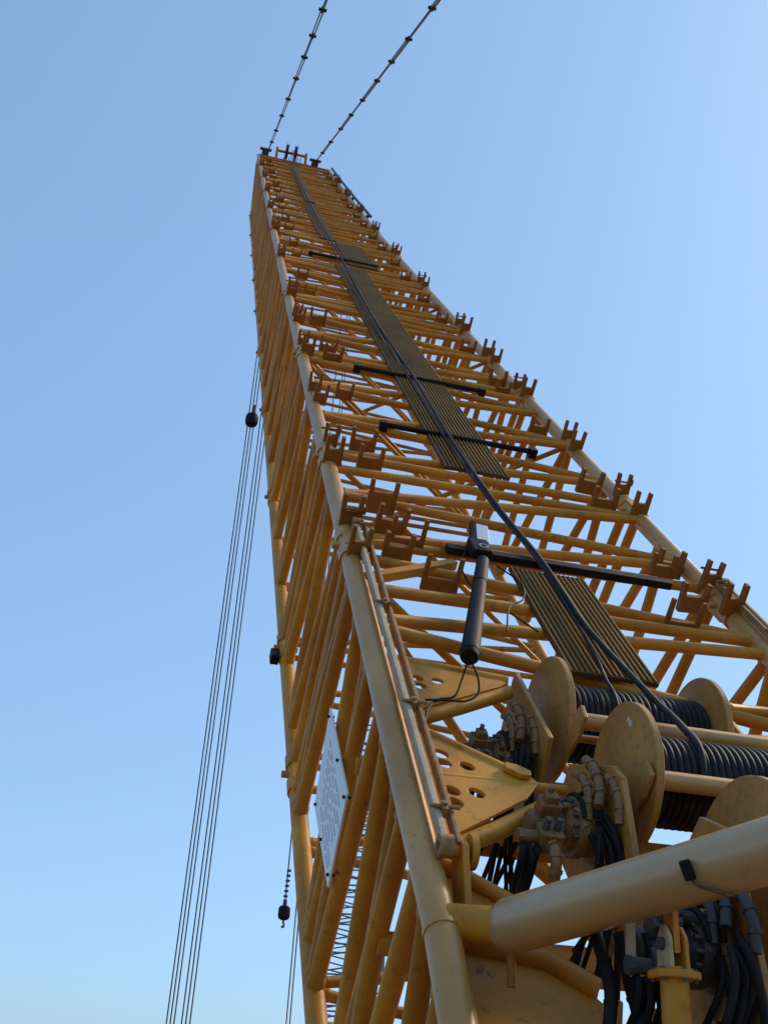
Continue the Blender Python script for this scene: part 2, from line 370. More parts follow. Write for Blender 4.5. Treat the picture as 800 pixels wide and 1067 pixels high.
# head: sheave frame and pendant lugs
hf = MB()
for a in (0.72, 1.95): hf.bar(B(a, TIP - 0.1, -0.05), B(a, TIP + 0.45, 0.42), 0.10, 0.16, N)
hf.bar(B(0.68, TIP + 0.42, 0.34), B(1.99, TIP + 0.42, 0.34), 0.08, 0.10, N)
hf.bar(B(0, TIP, 0), B(WID, TIP, 0), 0.16, 0.16, N); hf.bar(B(0, TIP, -0.34), B(DA, TIP, -0.34), 0.16, 0.16, N)
hd = hf.build('head_frame', M_PAINT, boom)
for a in (1.13, 1.50):
    m = MB(); m.lathe(B(a - 0.05, TIP + 0.36, 0.36), Wd, [(0, 0.0), (0, 0.38), (0.03, 0.30), (0.07, 0.30), (0.10, 0.38), (0.10, 0.0)], 24); m.build('sheave', M_STEEL, hd)
for a in (0.25, 2.35):
    m = MB(); m.box_axes(B(a, TIP + 0.12, 0.16), Wd * 0.14, U * 0.10, N * 0.16); m.tube([B(a - 0.24, TIP + 0.12, 0.30), B(a + 0.24, TIP + 0.12, 0.30)], 0.06, 10); m.build('pendant_lug', M_STEEL, hd)
hs = MB()
for i in range(7):
    a = 0.9 + 0.2 * i; hs.lathe(B(a, TIP + 0.25, -0.55), Wd, [(0, 0), (0, 0.36), (0.03, 0.30), (0.06, 0.30), (0.09, 0.36), (0.09, 0)], 24)
hs.build('hoist_sheaves', M_STEEL, hd)
# thin handrail pipe up the right chord near the head
m = MB(); m.tube([B(WID + 0.06, s, 0.17) for s in (28.5, 33, 38, 42.8)], 0.045, 8)
for s in (29, 31, 33.5, 36, 38.5, 41): m.tube([B(WID + 0.02, s, 0), B(WID + 0.06, s, 0.18)], 0.05, 8)
m.build('rope_guide', M_STEEL, boom)

# ================================================================ WALKWAY PANELS
def panel(a0, a1, s0, s1, label, h=0.052, nr=16):
    m = MB(); st = max(2, int((s1 - s0) / 1.5) + 1)
    ss = [s0 + (s1 - s0) * i / st for i in range(st + 1)]
    def strip(x0, x1, y0, y1):
        vs = []; fs = []
        for s in ss: vs += [B(x0, s, y0), B(x1, s, y0), B(x1, s, y1), B(x0, s, y1)]
        for i in range(st):
            o = i * 4
            for k in range(4): fs.append((o + k, o + (k + 1) % 4, o + 4 + (k + 1) % 4, o + 4 + k))
        fs += [(3, 2, 1, 0), (st * 4, st * 4 + 1, st * 4 + 2, st * 4 + 3)]
        return vs, fs
    vs, fs = strip(a0, a1, h - 0.016, h); m.add(vs, fs, False)
    loc = B((a0 + a1) / 2, s0, h)
    t = thing('walkway_panel', loc, label, 'walkway', 'ribbed walkway panels on the boom')
    m.build('deck', M_GRATE, t)
    r = MB()
    for i in range(nr):
        x = a0 + (a1 - a0) * (i + 0.5) / nr; vs, fs = strip(x - 0.0045, x + 0.0045, h + 0.001, h + 0.016); r.add(vs, fs, False)
    r.build('rib', M_RIB, t)
    for s in (s0, s1):
        e = MB(); e.bar(B(a0, s, h - 0.008), B(a1, s, h - 0.008), 0.014, 0.03, N); e.build('end_bar', M_GRATE, t)
panel(1.21, 1.81, 1.88, 3.42, 'short ribbed brown walkway panel just above the upper winch drum')
panel(1.14, 1.80, 5.76, 18.35, 'longest ribbed brown walkway panel running up the middle of the boom')
panel(1.45, 2.12, 18.75, 21.9, 'brown walkway panel next above the longest one, shifted to its right')
panel(1.12, 1.50, 22.1, 29.5, 'small looking brown walkway panel two above the longest one')
panel(1.20, 1.52, 30.0, 40.5, 'topmost brown walkway panel close to the boom head')

# ================================================================ WINCHES
def winch(s, h, a0, a1, rf, rd, label, plate_pts, rod_s, rod_h, a_end=2.7, motor=True, fit=None):
    M_FITTING = fit or globals()['M_FITTING']
    o = B(a0, s, h - rf)
    t = thing('winch', o, label, 'winch', 'winches between the boom chords')
    c = B(0, s, h)
    for a, d in ((a0, 1), (a1, -1)):
        m = MB(); m.lathe(c + Wd * a, Wd, [(-0.014, 0), (-0.018, rf * 0.56), (-0.012, rf * 0.60), (-0.012, rf - 0.006), (-0.006, rf), (0.022, rf), (0.028, rf - 0.008), (0.028, 0)], 64)
        f = m.build('flange', M_WINCH, t)
    m = MB(); nw = int((a1 - a0 - 0.06) / 0.036); prof = []
    p = (a1 - a0 - 0.06) / nw
    for i in range(nw):
        for k in range(7):
            x = -math.cos(math.pi * k / 6) * p * 0.5; y = math.sin(math.pi * k / 6) * p * 0.52
            prof.append((a0 + 0.03 + p * (i + 0.5) + x, rd + y))
    m.lathe(c, Wd, prof, 56); m.build('rope_coil', M_ROPE, t, autosm=70)
    m = MB(); m.tube([c + Wd * (a0 + 0.005), c + Wd * (a1 + 0.12)], 0.075, 20); m.build('shaft', M_WINCH, t)
    m = MB(); m.tube([B(a0 - 0.02, rod_s, rod_h), B(a_end, rod_s, rod_h)], 0.046, 18)
    m.tube([B(a0 - 0.035, rod_s, rod_h), B(a0 - 0.01, rod_s, rod_h)], 0.030, 12); m.build('tie_rod', M_CHORD, t)
    m = MB(); m.tube([B(a0 - 0.02, rod_s + 0.06, rod_h - 0.14), B(a1 + 0.1, rod_s + 0.06, rod_h - 0.14)], 0.022, 12); m.build('tie_rod', M_WINCH, t)
    m = MB(); m.plate([B(*q) for q in plate_pts], Wd, 0.03); sp = m.build('side_plate', M_WINCH, t, bevel=0.005)
    m = MB(); m.plate([B(a1 + 0.14, q[1], q[2]) for q in plate_pts], Wd, 0.03); m.build('side_plate', M_WINCH, t, bevel=0.005)
    m = MB(); m.plate([B(a0 - 0.035, rod_s + x, rod_h + y) for x, y in ((0.03, 0.08), (-0.06, 0.06), (-0.06, -0.06), (0.0, -0.22), (0.05, -0.22), (0.07, 0.0))], Wd, 0.022); m.build('rod_lug', M_WINCH, t, bevel=0.004)
    if abs(s - 0.60) < 0.01:
        m = MB()
        for (x0, y0), (x1, y1) in (((0.028, -0.01), (0.028, 0.022)), ((0.028, 0.022), (-0.004, -0.01)), ((-0.004, -0.01), (-0.004, 0.022)), ((-0.02, -0.008), (-0.022, 0.02))):
            m.bar(B(a0 - 0.0135, 0.70 + x0, 0.405 + y0), B(a0 - 0.0135, 0.70 + x1, 0.405 + y1), 0.006, 0.002, Wd)
        m.build('paint_mark', M_WHITE, t)
    if not motor: return t
    # gearbox and hydraulic motor to the left of the side plate, set low on the plate
    pa = plate_pts[0][0]; c = B(0, s - 0.27, h - 0.13)
    m = MB(); m.lathe(c + Wd * (pa - 0.20), Wd, [(0, 0), (0, 0.085), (0.015, 0.11), (0.04, 0.11), (0.045, 0.14), (0.09, 0.14), (0.095, 0.128), (0.15, 0.128), (0.155, 0.155), (0.20, 0.155), (0.20, 0)], 40)
    gb = m.build('gearbox', M_FITTING, t)
    for k in range(9):
        an = k * math.pi / 8 - 0.3; q = c + Wd * (pa - 0.165) + (U * math.cos(an) + N * math.sin(an)) * 0.125
        m = MB(); m.tube([q - Wd * 0.02, q + Wd * 0.01], 0.011, 6); m.build('bolt', M_STEEL, gb)
    m = MB(); mo = c + Wd * (pa - 0.20)
    m.lathe(mo - Wd * 0.17, Wd, [(0, 0), (0, 0.05), (0.015, 0.065), (0.06, 0.065), (0.065, 0.08), (0.11, 0.08), (0.12, 0.06), (0.17, 0.065), (0.17, 0)], 28)
    m.build('motor', M_FITTING, t, bevel=0.004)
    vb = mo - Wd * 0.08 + U * 0.01 + N * 0.085
    m = MB(); m.box_axes(vb, Wd * 0.05, U * 0.045, N * 0.04); v = m.build('valve_block', M_FITTING, t, bevel=0.006)
    m = MB(); m.box_axes(vb + N * 0.055, Wd * 0.03, U * 0.03, N * 0.02); m.tube([vb + N * 0.04 + U * 0.02, vb + N * 0.10 + U * 0.02], 0.014, 8); m.build('valve_cap', M_FITTING, v, bevel=0.004)
    m = MB(); vb2 = mo - Wd * 0.10 - U * 0.13 + N * 0.02
    m.box_axes(vb2, Wd * 0.055, U * 0.05, N * 0.05); v = m.build('valve_block', M_FITTING, t, bevel=0.008)
    m = MB(); m.tube([vb2 - Wd * 0.05, vb2 - Wd * 0.13], 0.030, 14); m.tube([vb2 - Wd * 0.13, vb2 - Wd * 0.15], 0.036, 6); m.build('port', M_FITTING, v)
    for k in (-1, 1):
        m = MB(); q = vb2 + N * 0.05 + Wd * 0.026 * k; m.tube([q, q + N * 0.03], 0.020, 6); m.tube([q + N * 0.03, q + N * 0.055], 0.014, 10); m.build('port', M_STEEL, v)
    def pipe(pth, r, name='hose_fitting', mat=M_FITTING, cuffs=(3, 7, 11)):
        pp = bez(pth, 5); m = MB(); m.tube(pp, r, 12)
        for k in cuffs:
            if k + 1 < len(pp): m.tube([pp[k], pp[k] + (pp[k + 1] - pp[k]).normalized() * 0.016], r * 1.35, 6)
        m.build(name, mat, t)
    # big elbows beside the side plate
    e = c + Wd * (pa - 0.06)
    pipe([e + U * 0.24 + N * 0.22, e + U * 0.14 + N * 0.24, e + U * 0.02 + N * 0.22, e - U * 0.08 + N * 0.18 - Wd * 0.03], 0.024)
    pipe([e + U * 0.20 + N * 0.16 - Wd * 0.05, e + U * 0.10 + N * 0.20 - Wd * 0.05, e + U * 0.0 + N * 0.175 - Wd * 0.05, e - U * 0.09 + N * 0.11 - Wd * 0.06], 0.020)
    pipe([e + U * 0.06 + N * 0.25 + Wd * 0.04, e - U * 0.02 + N * 0.27 + Wd * 0.04, e - U * 0.12 + N * 0.24 + Wd * 0.04, e - U * 0.20 + N * 0.18 + Wd * 0.03], 0.022)
    pipe([vb2 - U * 0.04, vb2 - U * 0.09 + N * 0.01, vb2 - U * 0.15 - N * 0.03, vb2 - U * 0.19 - N * 0.12], 0.026)
    pipe([vb + Wd * 0.05, vb + Wd * 0.09 + N * 0.02, vb + Wd * 0.13 - U * 0.05 + N * 0.03, vb + Wd * 0.15 - U * 0.12], 0.013, cuffs=(2, 6))
    rnd = random.Random(int(s * 100) + 5)
    # hoses arching over the gearbox, then falling away below the motor
    for i in range(2):
        m = MB(); m.tube([c + Wd * (pa - 0.085 - 0.055 * i) + (U * math.cos(x) + N * math.sin(x)) * (0.150 + 0.012 * (1 - i)) for x in [0.5 + k * 0.17 for k in range(11)]], 0.012, 8); m.build('hose', M_BLACK, t)
    for i in range(9):
        q0 = e - U * rnd.uniform(0.06, 0.18) + N * rnd.uniform(0.06, 0.20) + Wd * rnd.uniform(-0.06, 0.03)
        q1 = q0 - U * rnd.uniform(0.10, 0.18) - N * rnd.uniform(0.0, 0.08) + Wd * rnd.uniform(-0.05, 0.04)
        q2 = q1 - U * rnd.uniform(0.08, 0.16) - N * rnd.uniform(0.12, 0.25) + Wd * rnd.uniform(-0.10, 0.05)
        q3 = q2 + U * rnd.uniform(-0.2, 0.05) - N * rnd.uniform(0.35, 0.7) + Wd * rnd.uniform(-0.1, 0.1)
        m = MB(); m.tube(bez([q0, q1, q2, q3], 6), rnd.uniform(0.010, 0.016), 8); m.build('hose', M_BLACK, t)
    for i in range(5):
        q0 = vb2 + Wd * rnd.uniform(-0.15, 0.0) - U * 0.03 - N * 0.02
        q1 = q0 - U * rnd.uniform(0.04, 0.10) - N * rnd.uniform(0.05, 0.14) + Wd * rnd.uniform(-0.05, 0.03)
        q2 = q1 + U * rnd.uniform(-0.05, 0.12) - N * rnd.uniform(0.35, 0.6)
        m = MB(); m.tube(bez([q0, q1, q2], 6), rnd.uniform(0.011, 0.018), 8); m.build('hose', M_BLACK, t)
    return t
winch(1.59, -0.14, 1.04, 2.01, 0.376, 0.21, 'upper yellow winch with black rope coils, directly below the short walkway panel',
      [(0.86, 1.80, 0.04), (0.86, 1.06, 0.06), (0.86, 0.98, -0.30), (0.86, 1.20, -0.55), (0.86, 1.72, -0.45), (0.86, 1.78, -0.12)], 1.10, 0.16)
winch(0.60, 0.16, 1.08, 2.05, 0.37, 0.205, 'middle yellow winch, where the loose black rope reaches the coils',
      [(0.90, 0.82, 0.06), (0.90, 0.40, 0.34), (0.90, 0.28, 0.36), (0.90, -0.18, 0.10), (0.90, -0.10, -0.35), (0.90, 0.80, -0.35)], 0.36, 0.32)
winch(-0.36, 0.35, 1.22, 2.19, 0.42, 0.23, 'lowest yellow winch behind the pale brace tube at the bottom right corner',
      [(1.02, -0.20, 0.52), (1.02, -0.42, 0.62), (1.02, -0.98, 0.30), (1.02, -0.90, -0.2), (1.02, -0.15, -0.2)], -0.62, 0.66, fit=M_STEEL)  # motor, gearbox and fittings in dark grey: their shade is put into the colour

# loose hoist rope from the head down over the walkway to the middle drum
rp = [(1.40, TIP + 0.1, 0.5), (1.30, 39.9, 0.14), (1.25, 28, 0.14), (1.30, 19.2, 0.14), (1.28, 12.9, 0.115), (1.34, 9.27, 0.13), (1.33, 6.80, 0.13), (1.36, 5.66, 0.115), (1.41, 4.5, 0.11), (1.455, 3.57, 0.135), (1.475, 2.95, 0.125), (1.48, 2.33, 0.13), (1.52, 1.425, 0.205), (1.484, 1.045, 0.285), (1.43, 0.78, 0.355), (1.405, 0.64, 0.388), (1.39, 0.54, 0.382), (1.382, 0.45, 0.325), (1.38, 0.42, 0.27)]
m = MB(); m.tube(bez([B(*q) for q in rp], 6), 0.019, 10)
tag(m.build('hoist_rope', M_ROPE, None, loc=B(1.54, 0.6, 0.44)), 'thick black hoist rope running from the middle drum up over the walkway panels', 'rope')
rp2 = [(1.32, TIP + 0.1, 0.5), (1.22, 39.9, 0.13), (1.16, 28, 0.13), (1.22, 19.2, 0.13), (1.20, 12.9, 0.10), (1.27, 9.27, 0.12), (1.275, 6.8, 0.12), (1.32, 5.66, 0.105), (1.38, 4.5, 0.10), (1.425, 3.57, 0.13), (1.445, 2.95, 0.115), (1.43, 2.1, 0.10), (1.41, 1.78, 0.085), (1.40, 1.60, 0.090), (1.395, 1.46, 0.055)]
m = MB(); m.tube(bez([B(*q) for q in rp2], 6), 0.012, 8)
tag(m.build('hoist_rope', M_ROPE, None, loc=B(1.44, 1.59, 0.145)), 'thinner black rope lying beside the thick one and ending on the upper drum', 'rope')

# ================================================================ STORED PENDANT BARS ON THE CHORDS
def stored(sgn, fn, s0, s1, label, lug=True):
    a_ = 0.055 * sgn if sgn > 0 else WID + 0.06
    t = thing('pendant_bar', B(a_, s0, 0.12), label, 'pendant bar', 'pendant bars stored along the boom chords')
    for d, mt in ((0.0, M_PALE), (0.062 * (1 if sgn > 0 else -1), M_BROWN)):
        m = MB(); m.bar(B(a_ + d, s0, 0.115), B(a_ + d, s1, 0.115), 0.030 if d == 0 else 0.022, 0.055, N); m.build('flat_bar', mt, t, bevel=0.004)
    for s in (s1 - 0.06, s0 + 0.62 * (s1 - s0), s0 + 0.30 * (s1 - s0), s0 + 0.06 * (s1 - s0)):
        m = MB(); m.tube([B(a_ - 0.035, s, 0.155), B(a_ + 0.10 * (1 if sgn > 0 else -1), s, 0.155)], 0.010, 8)
        m.tube([B(a_ + 0.03 * sgn, s, 0.10), B(a_ + 0.03 * sgn, s, 0.18)], 0.012, 8); m.box_axes(B(a_ + 0.03 * sgn, s, 0.14), Wd * 0.013, U * 0.03, N * 0.025); m.build('clamp', M_BROWN, t)
    for s in (s0, s1):
        m = MB(); m.lathe(B(a_ - 0.03, s, 0.115), Wd, [(0, 0.02), (0, 0.05), (0.06, 0.05), (0.06, 0.02), (0, 0.02)], 20); m.build('eye', M_BROWN, t)
    return t
stored(1, cA, -0.02, 3.66, 'pale flat pendant bar stored along the left front chord beside the winches')
stored(-1, cB, 1.3, 3.66, 'pale flat pendant bar stored along the right front chord near the photo edge')
# lug where the left bar ends
m = MB(); m.plate([B(0.135, q0, q1) for q0, q1 in ((0.06, 0.04), (0.055, 0.09), (0.02, 0.135), (-0.04, 0.15), (-0.09, 0.12), (-0.40, -0.06), (-0.31, -0.20), (0.03, 0.0))], Wd, 0.03)
m.tube([B(0.07, -0.01, 0.09), B(0.20, -0.01, 0.09)], 0.035, 16); m.tube([B(0.165, -0.01, 0.09), B(0.195, -0.01, 0.09)], 0.075, 24); m.build('pendant_lug', M_PAINT, boom, bevel=0.005)

# ================================================================ BRACE TUBE, CYLINDER, HOSES
b0, b1 = B(0.235, -0.425, 0.07), B(0.80, -0.925, 0.90)
bd = (b1 - b0).normalized()
t = thing('brace_tube', b0, 'big pale tubular brace rising to the right from the foot of the left chord', 'brace')
m = MB(); m.tube([b0 - bd * 0.02, b0 + bd * 0.012, b0 + bd * 0.03, b1, b1 + bd * 0.8], [0.088, 0.099, 0.104, 0.104, 0.104], 48); m.build('tube', M_BRACE, t)
down_w = Vector((0, 0, -1))
m = MB(); m.tube([B(0.02, -0.34, 0.0), b0 + bd * 0.02], 0.070, 24); m.build('stub', M_PAINT, t)
m = MB(); kq = b0 + bd * 0.03 + down_w * 0.09; m.tube([kq, kq + down_w * 0.13], 0.018, 12); m.build('knob', M_BRKT, t)
bx = b0 + bd * 0.885; side = bd.cross(Vector((0, 0, 1))).normalized()
toc = (Vector((0, 0, CAM_H)) - bx); toc = (toc - bd * toc.dot(bd)).normalized(); upb = bd.cross(toc); upb = upb if upb.z > 0 else -upb
m = MB(); cb = bx + toc * 0.118 + upb * 0.012; m.box_axes(cb, bd * 0.017, upb * 0.034, toc * 0.016); m.build('sensor_box', M_BLACK, t, bevel=0.007)
m = MB()
for j in (0, 1): m.tube(bez([cb - upb * 0.03 + bd * 0.006 * j, cb - upb * 0.055 + bd * (0.01 + 0.012 * j) - toc * 0.008, bx + toc * 0.085 - upb * 0.075 + bd * (0.05 + 0.02 * j), bx + toc * 0.05 - upb * 0.10 + bd * (0.07 + 0.03 * j)], 5), 0.0028, 6)
m.build('cable', M_STEEL, t)

c0 = B(0.678, -0.80, 0.40); c1 = B(0.690, -0.822, 0.318)
down = Vector((-0.02, 0.0, -1.0)).normalized()
c1 = c0 + down * 0.115
t = thing('hydraulic_cylinder', c1 + down * 1.3, 'yellow upright hydraulic cylinder with a square top flange pinned under the brace tube', 'cylinder')
m = MB(); m.tube([c1 + down * 0.01, c1 + down * 1.3], 0.050, 28); m.build('barrel', M_PAINT, t)
m = MB(); ex = (Wd - down * Wd.dot(down)).normalized(); ey = down.cross(ex)
m.lathe(c1 - down * 0.014, down, [(0, 0), (0, 0.088), (0.004, 0.092), (0.024, 0.092), (0.028, 0.088), (0.028, 0)], 6); m.lathe(c1 - down * 0.024, down, [(0, 0), (0, 0.066), (0.010, 0.070), (0.010, 0)], 6)
fl = m.build('top_flange', M_PAINT, t, bevel=0.004)
for k in range(6):
    q = c1 + (ex * math.cos(k * math.pi / 3 + .5) + ey * math.sin(k * math.pi / 3 + .5)) * 0.072; m = MB(); m.tube([q - down * 0.022, q + down * 0.024], 0.009, 6); m.build('bolt', M_STEEL, fl)
for d in (-0.03, 0.03):
    m = MB(); q = c1 - down * 0.02 + ex * d; m.plate([q - ey * 0.05, q + ey * 0.05, q + ey * 0.045 - down * 0.10, q + ey * 0.015 - down * 0.14, q - ey * 0.015 - down * 0.14, q - ey * 0.045 - down * 0.10], ex, 0.016)
    m.build('clevis', M_PALE if d < 0 else M_PAINT, t, bevel=0.003)
m = MB(); q = c1 - down * 0.10; m.tube([q - ex * 0.055, q + ex * 0.055], 0.022, 14); m.build('pin', M_STEEL, t)
m = MB(); q = c1 - down * 0.07; m.plate([q - ey * 0.035, q + ey * 0.035, q + ey * 0.035 - down * 0.16, q - ey * 0.035 - down * 0.16], ex, 0.022); m.build('eye_plate', M_PAINT, t)

def hose(pts, r, label, cat='hose', mat=None):
    m = MB(); pp = bez([B(*q) for q in pts], 8); m.tube(pp, r, 12)
    for k in range(4, len(pp) - 2, 7): m.tube([pp[k], pp[k] + (pp[k + 1] - pp[k]).normalized() * 0.012], r + 0.004, 12)
    tag(m.build('hydraulic_hose', mat or M_BLACK, None, loc=B(*pts[0])), label, cat, 'hoses below the brace tube')
hose([(0.50, -0.50, 0.25), (0.52, -0.62, 0.20), (0.53, -0.78, 0.14), (0.50, -0.92, 0.05), (0.44, -1.15, -0.1)], 0.024, 'thick black hose curving down just right of the foot gusset')
hose([(0.62, -0.58, 0.22), (0.63, -0.74, 0.14), (0.64, -0.88, 0.08), (0.64, -1.3, -0.1)], 0.033, 'thickest black hose hanging straight down left of the hydraulic cylinder')
hose([(0.66, -0.66, 0.30), (0.68, -0.80, 0.22), (0.69, -0.95, 0.10), (0.70, -1.3, -0.05)], 0.014, 'thin black hose between the thickest hose and the hydraulic cylinder')
hose([(0.82, -0.62, 0.34), (0.92, -0.66, 0.34), (0.98, -0.80, 0.24), (0.96, -0.92, 0.14), (0.86, -0.98, 0.06), (0.76, -1.0, 0.0)], 0.020, 'black hose looping behind the hydraulic cylinder')
hose([(0.98, -0.55, 0.40), (1.02, -0.74, 0.30), (1.03, -0.92, 0.20), (1.0, -1.25, 0.0)], 0.020, 'black hose running down left of the tall yellow side plate')
hose([(0.93, -0.55, 0.40), (0.96, -0.70, 0.33), (0.95, -0.80, 0.27), (0.90, -0.92, 0.16)], 0.027, 'fat tan pipe elbow behind the hydraulic cylinder', 'pipe', M_FITTING)
# link plate hanging beside the hoses
m = MB(); q = B(0.60, -0.66, 0.30); m.plate([q - U * 0.0 + Wd * a + down * z for a, z in ((-0.02, -0.03), (0.02, -0.03), (0.018, 0.12), (0, 0.15), (-0.018, 0.12))], N, 0.02)
tag(m.build('link_plate', M_PALE, None, loc=q, bevel=0.003), 'small pale link plate hanging under the brace tube', 'link')

# ================================================================ DEVICE ON THE BAR
t = thing('camera_unit', B(0.94, 3.55, 0.16), 'black taped cylinder hanging from the black cross bar with thin loose cables', 'device')
p0_, p1_ = B(0.945, 3.25, 0.14), B(0.505, 1.66, 0.16)
ax = (p1_ - p0_).normalized()
m = MB(); Lc = (p1_ - p0_).length
m.tube([p0_, p0_ + ax * Lc * 0.55, p0_ + ax * Lc * 0.93, p1_ - ax * 0.02, p1_], [0.046, 0.052, 0.058, 0.058, 0.050], 20)
m.tube([p1_ - ax * 0.06, p1_ - ax * 0.045], 0.062, 20); m.tube([p0_ + ax * 0.45, p0_ + ax * 0.46], 0.053, 20)
m.build('housing', M_BLACK, t)
m = MB(); m.box_axes(B(0.975, 3.50, 0.135), Wd * 0.075, U * 0.12, N * 0.04); cl = m.build('clamp', M_BLACK, t, bevel=0.01)
m = MB(); m.lathe(B(0.99, 3.46, 0.172), N, [(0, 0.024), (0.012, 0.026), (0.014, 0.032), (0.012, 0.038), (0, 0.04), (0, 0.024)], 20); m.build('lens', M_GLASS, cl)
m = MB(); m.plate([B(0.99, 3.66, 0.13), B(1.09, 3.66, 0.13), B(1.11, 3.88, 0.18), B(1.02, 3.9, 0.18)], (N * 0.9 - U * 0.3), 0.03); m.build('reflector', M_WHITE, t, bevel=0.006)
m = MB(); m.plate([B(0.945, 3.66, 0.12), B(0.985, 3.66, 0.12), B(1.02, 3.94, 0.17), B(0.985, 3.95, 0.17)], (N * 0.9 - U * 0.3), 0.06); m.build('back_shell', M_BLACK, t, bevel=0.006)
for pts_ in ([(1.06, 3.25, 0.12), (1.16, 2.95, 0.14), (1.12, 2.72, 0.12), (0.98, 2.55, 0.12), (0.88, 2.20, 0.11)],
             [(0.86, 3.45, 0.12), (0.78, 3.2, 0.10), (0.80, 2.9, 0.08), (0.88, 2.8, 0.08)],
             [(0.50, 1.66, 0.14), (0.46, 1.55, 0.08), (0.40, 1.42, 0.03), (0.30, 1.38, 0.02), (0.22, 1.25, 0.03), (0.16, 1.05, 0.05)],
             [(0.52, 1.66, 0.14), (0.56, 1.58, 0.08), (0.55, 1.48, 0.03), (0.46, 1.40, 0.02), (0.36, 1.37, 0.03), (0.22, 1.34, 0.03)],
             [(0.98, 2.5, 0.10), (1.05, 2.38, 0.10), (1.12, 2.3, 0.09)]):
    m = MB(); m.tube(bez([B(*q) for q in pts_], 6), 0.0065, 6); m.build('cable', M_BLACK, t)

# ================================================================ SIGN BOARD ON THE LEFT FACE
c4 = [B(-0.075, s, h) for s, h in ((2.36, -0.69), (1.335, -0.62), (1.243, -1.19), (2.12, -1.28))]
t = thing('notice_board', c4[2], 'long white notice board with faint handwriting-like lines fixed on the left side lacing', 'sign')
m = MB(); m.plate(c4, -Wd, 0.012); m.build('board', M_WHITE, t)
ink = MB(); rnd = random.Random(3)
for i in range(8):
    hh = -0.78 - 0.052 * i; s = 2.12 - 0.03 * i; e = 1.42
    while s > e:
        l = rnd.uniform(0.05, 0.16); ink.bar(B(-0.0825, s, hh + rnd.uniform(-.006, .006)), B(-0.0825, s - l, hh + rnd.uniform(-.010, .010)), 0.004, 0.006, N); s -= l + rnd.uniform(0.015, 0.06)
ink.build('lettering', M_INK, t)
for s, h in ((2.30, -0.72), (1.75, -0.68), (1.36, -0.66), (1.29, -1.14), (1.68, -1.20), (2.08, -1.24)):
    m = MB(); m.tube([B(-0.095, s, h), B(-0.05, s, h)], 0.010, 10); m.build('bolt', M_BLACK, t)

# ================================================================ PENDANT LINES ABOVE THE HEAD
def Lin(a, s, h): return P0 + Wd * a + U * s + N * h
def pendant(p, q, fr, label):
    t = thing('pendant_line', p, label, 'pendant line', 'pendant lines above the boom head')
    p = Vector(p); q = Vector(q); d = (q - p).normalized(); Lt = (q - p).length
    sd = d.cross(N).normalized()
    for i in range(len(fr) - 1):
        a, b = p + (q - p) * fr[i], p + (q - p) * fr[i + 1]
        m = MB()
        if i % 2 == 0: m.tube([a, b], 0.028, 8)
        else:
            for k in (-1, 1): m.bar(a + sd * 0.026 * k, b + sd * 0.026 * k, 0.018, 0.06, N)
        m.build('link_bar', M_STEEL if i % 2 == 0 else M_FAR, t)
    for i, k in enumerate(fr):
        c = p + (q - p) * k; m = MB(); m.tube([c - sd * 0.08, c + sd * 0.08], 0.032, 10)
        m.box_axes(c, d * 0.11, sd * 0.036, d.cross(sd) * 0.038); m.build('connector', M_BLACK, t)
pendant(Lin(0.1275, 43.138, 1.40), Lin(-0.20, -8.0, 8.95), [0, .055, .12, .19, .255, .32, .375, .42, .465, .51, .56, .62, .70, .80, .9, 1.0], 'left dark pendant line above the boom head, the steeper of the two')
pendant(Lin(2.133, 42.731, 1.43), Lin(1.90, -8.0, 9.85), [0, .05, .11, .17, .225, .275, .33, .375, .42, .47, .52, .58, .66, .76, .88, 1.0], 'right dark pendant line above the boom head, the more slanted of the two')

# ================================================================ HANGING ROPES, BALLS
TOPZ = B(1.0, TIP + 0.2, -0.5).z
for i, (x, lab) in enumerate(((-4.93, 'thin hoist rope hanging left of the boom, leftmost strand of the bundle'), (-4.84, 'thin hoist rope hanging left of the boom, second strand from the left'),
                              (-4.75, 'thin hoist rope hanging left of the boom, third strand, left of the wider gap'), (-4.54, 'thin hoist rope hanging left of the boom, fourth strand, right of the wider gap'),
                              (-4.44, 'thin hoist rope hanging left of the boom, second strand from the boom'), (-4.34, 'thin hoist rope hanging left of the boom, strand closest to the boom'))):
    m = MB(); m.tube([Vector((x, 31.0 + 0.05 * (i % 3), 0.0)), Vector((x + 0.02 * (i - 2.5), 31.1, TOPZ))], 0.021, 6)
    tag(m.build('hoist_line', M_STEEL, None, loc=(x, 31.0, 0.0)), lab, 'rope', 'hoist ropes hanging from the boom head')
bc = Vector((-4.83, 31.0, 23.95))
t = thing('rope_weight', bc, 'dark round weight riding on the bundle of hanging ropes beside the boom', 'weight')
m = MB(); m.lathe(bc - Vector((0, 0, .25)), Vector((0, 0, 1)), [(0, 0), (0, .10), (.05, .19), (.14, .225), (.36, .225), (.45, .19), (.50, .10), (.5, 0)], 24, ref=Vector((1, 0, 0))); m.build('body', M_BLACK, t)
m = MB(); m.tube([bc + Vector((0.02, 0, .2)), bc + Vector((0.05, 0, .62))], 0.045, 8); m.build('collar', M_STEEL, t)
hx, hy, hz = -1.84, 27.0, 7.1
tz = B(2.9, 34.5, -1.0).z
t = thing('hook_weight', (hx, hy, hz), 'dark drum-shaped hook weight hanging on a wire just left of the boom foot', 'hook')
m = MB(); o = Vector((hx, hy, hz)); Z = Vector((0, 0, 1))
m.lathe(o - Z * .17, Z, [(0, 0), (0, .06), (.03, .12), (.08, .145), (.27, .145), (.32, .11), (.34, .05), (.34, 0)], 24, ref=Vector((1, 0, 0))); m.build('body', M_BLACK, t)
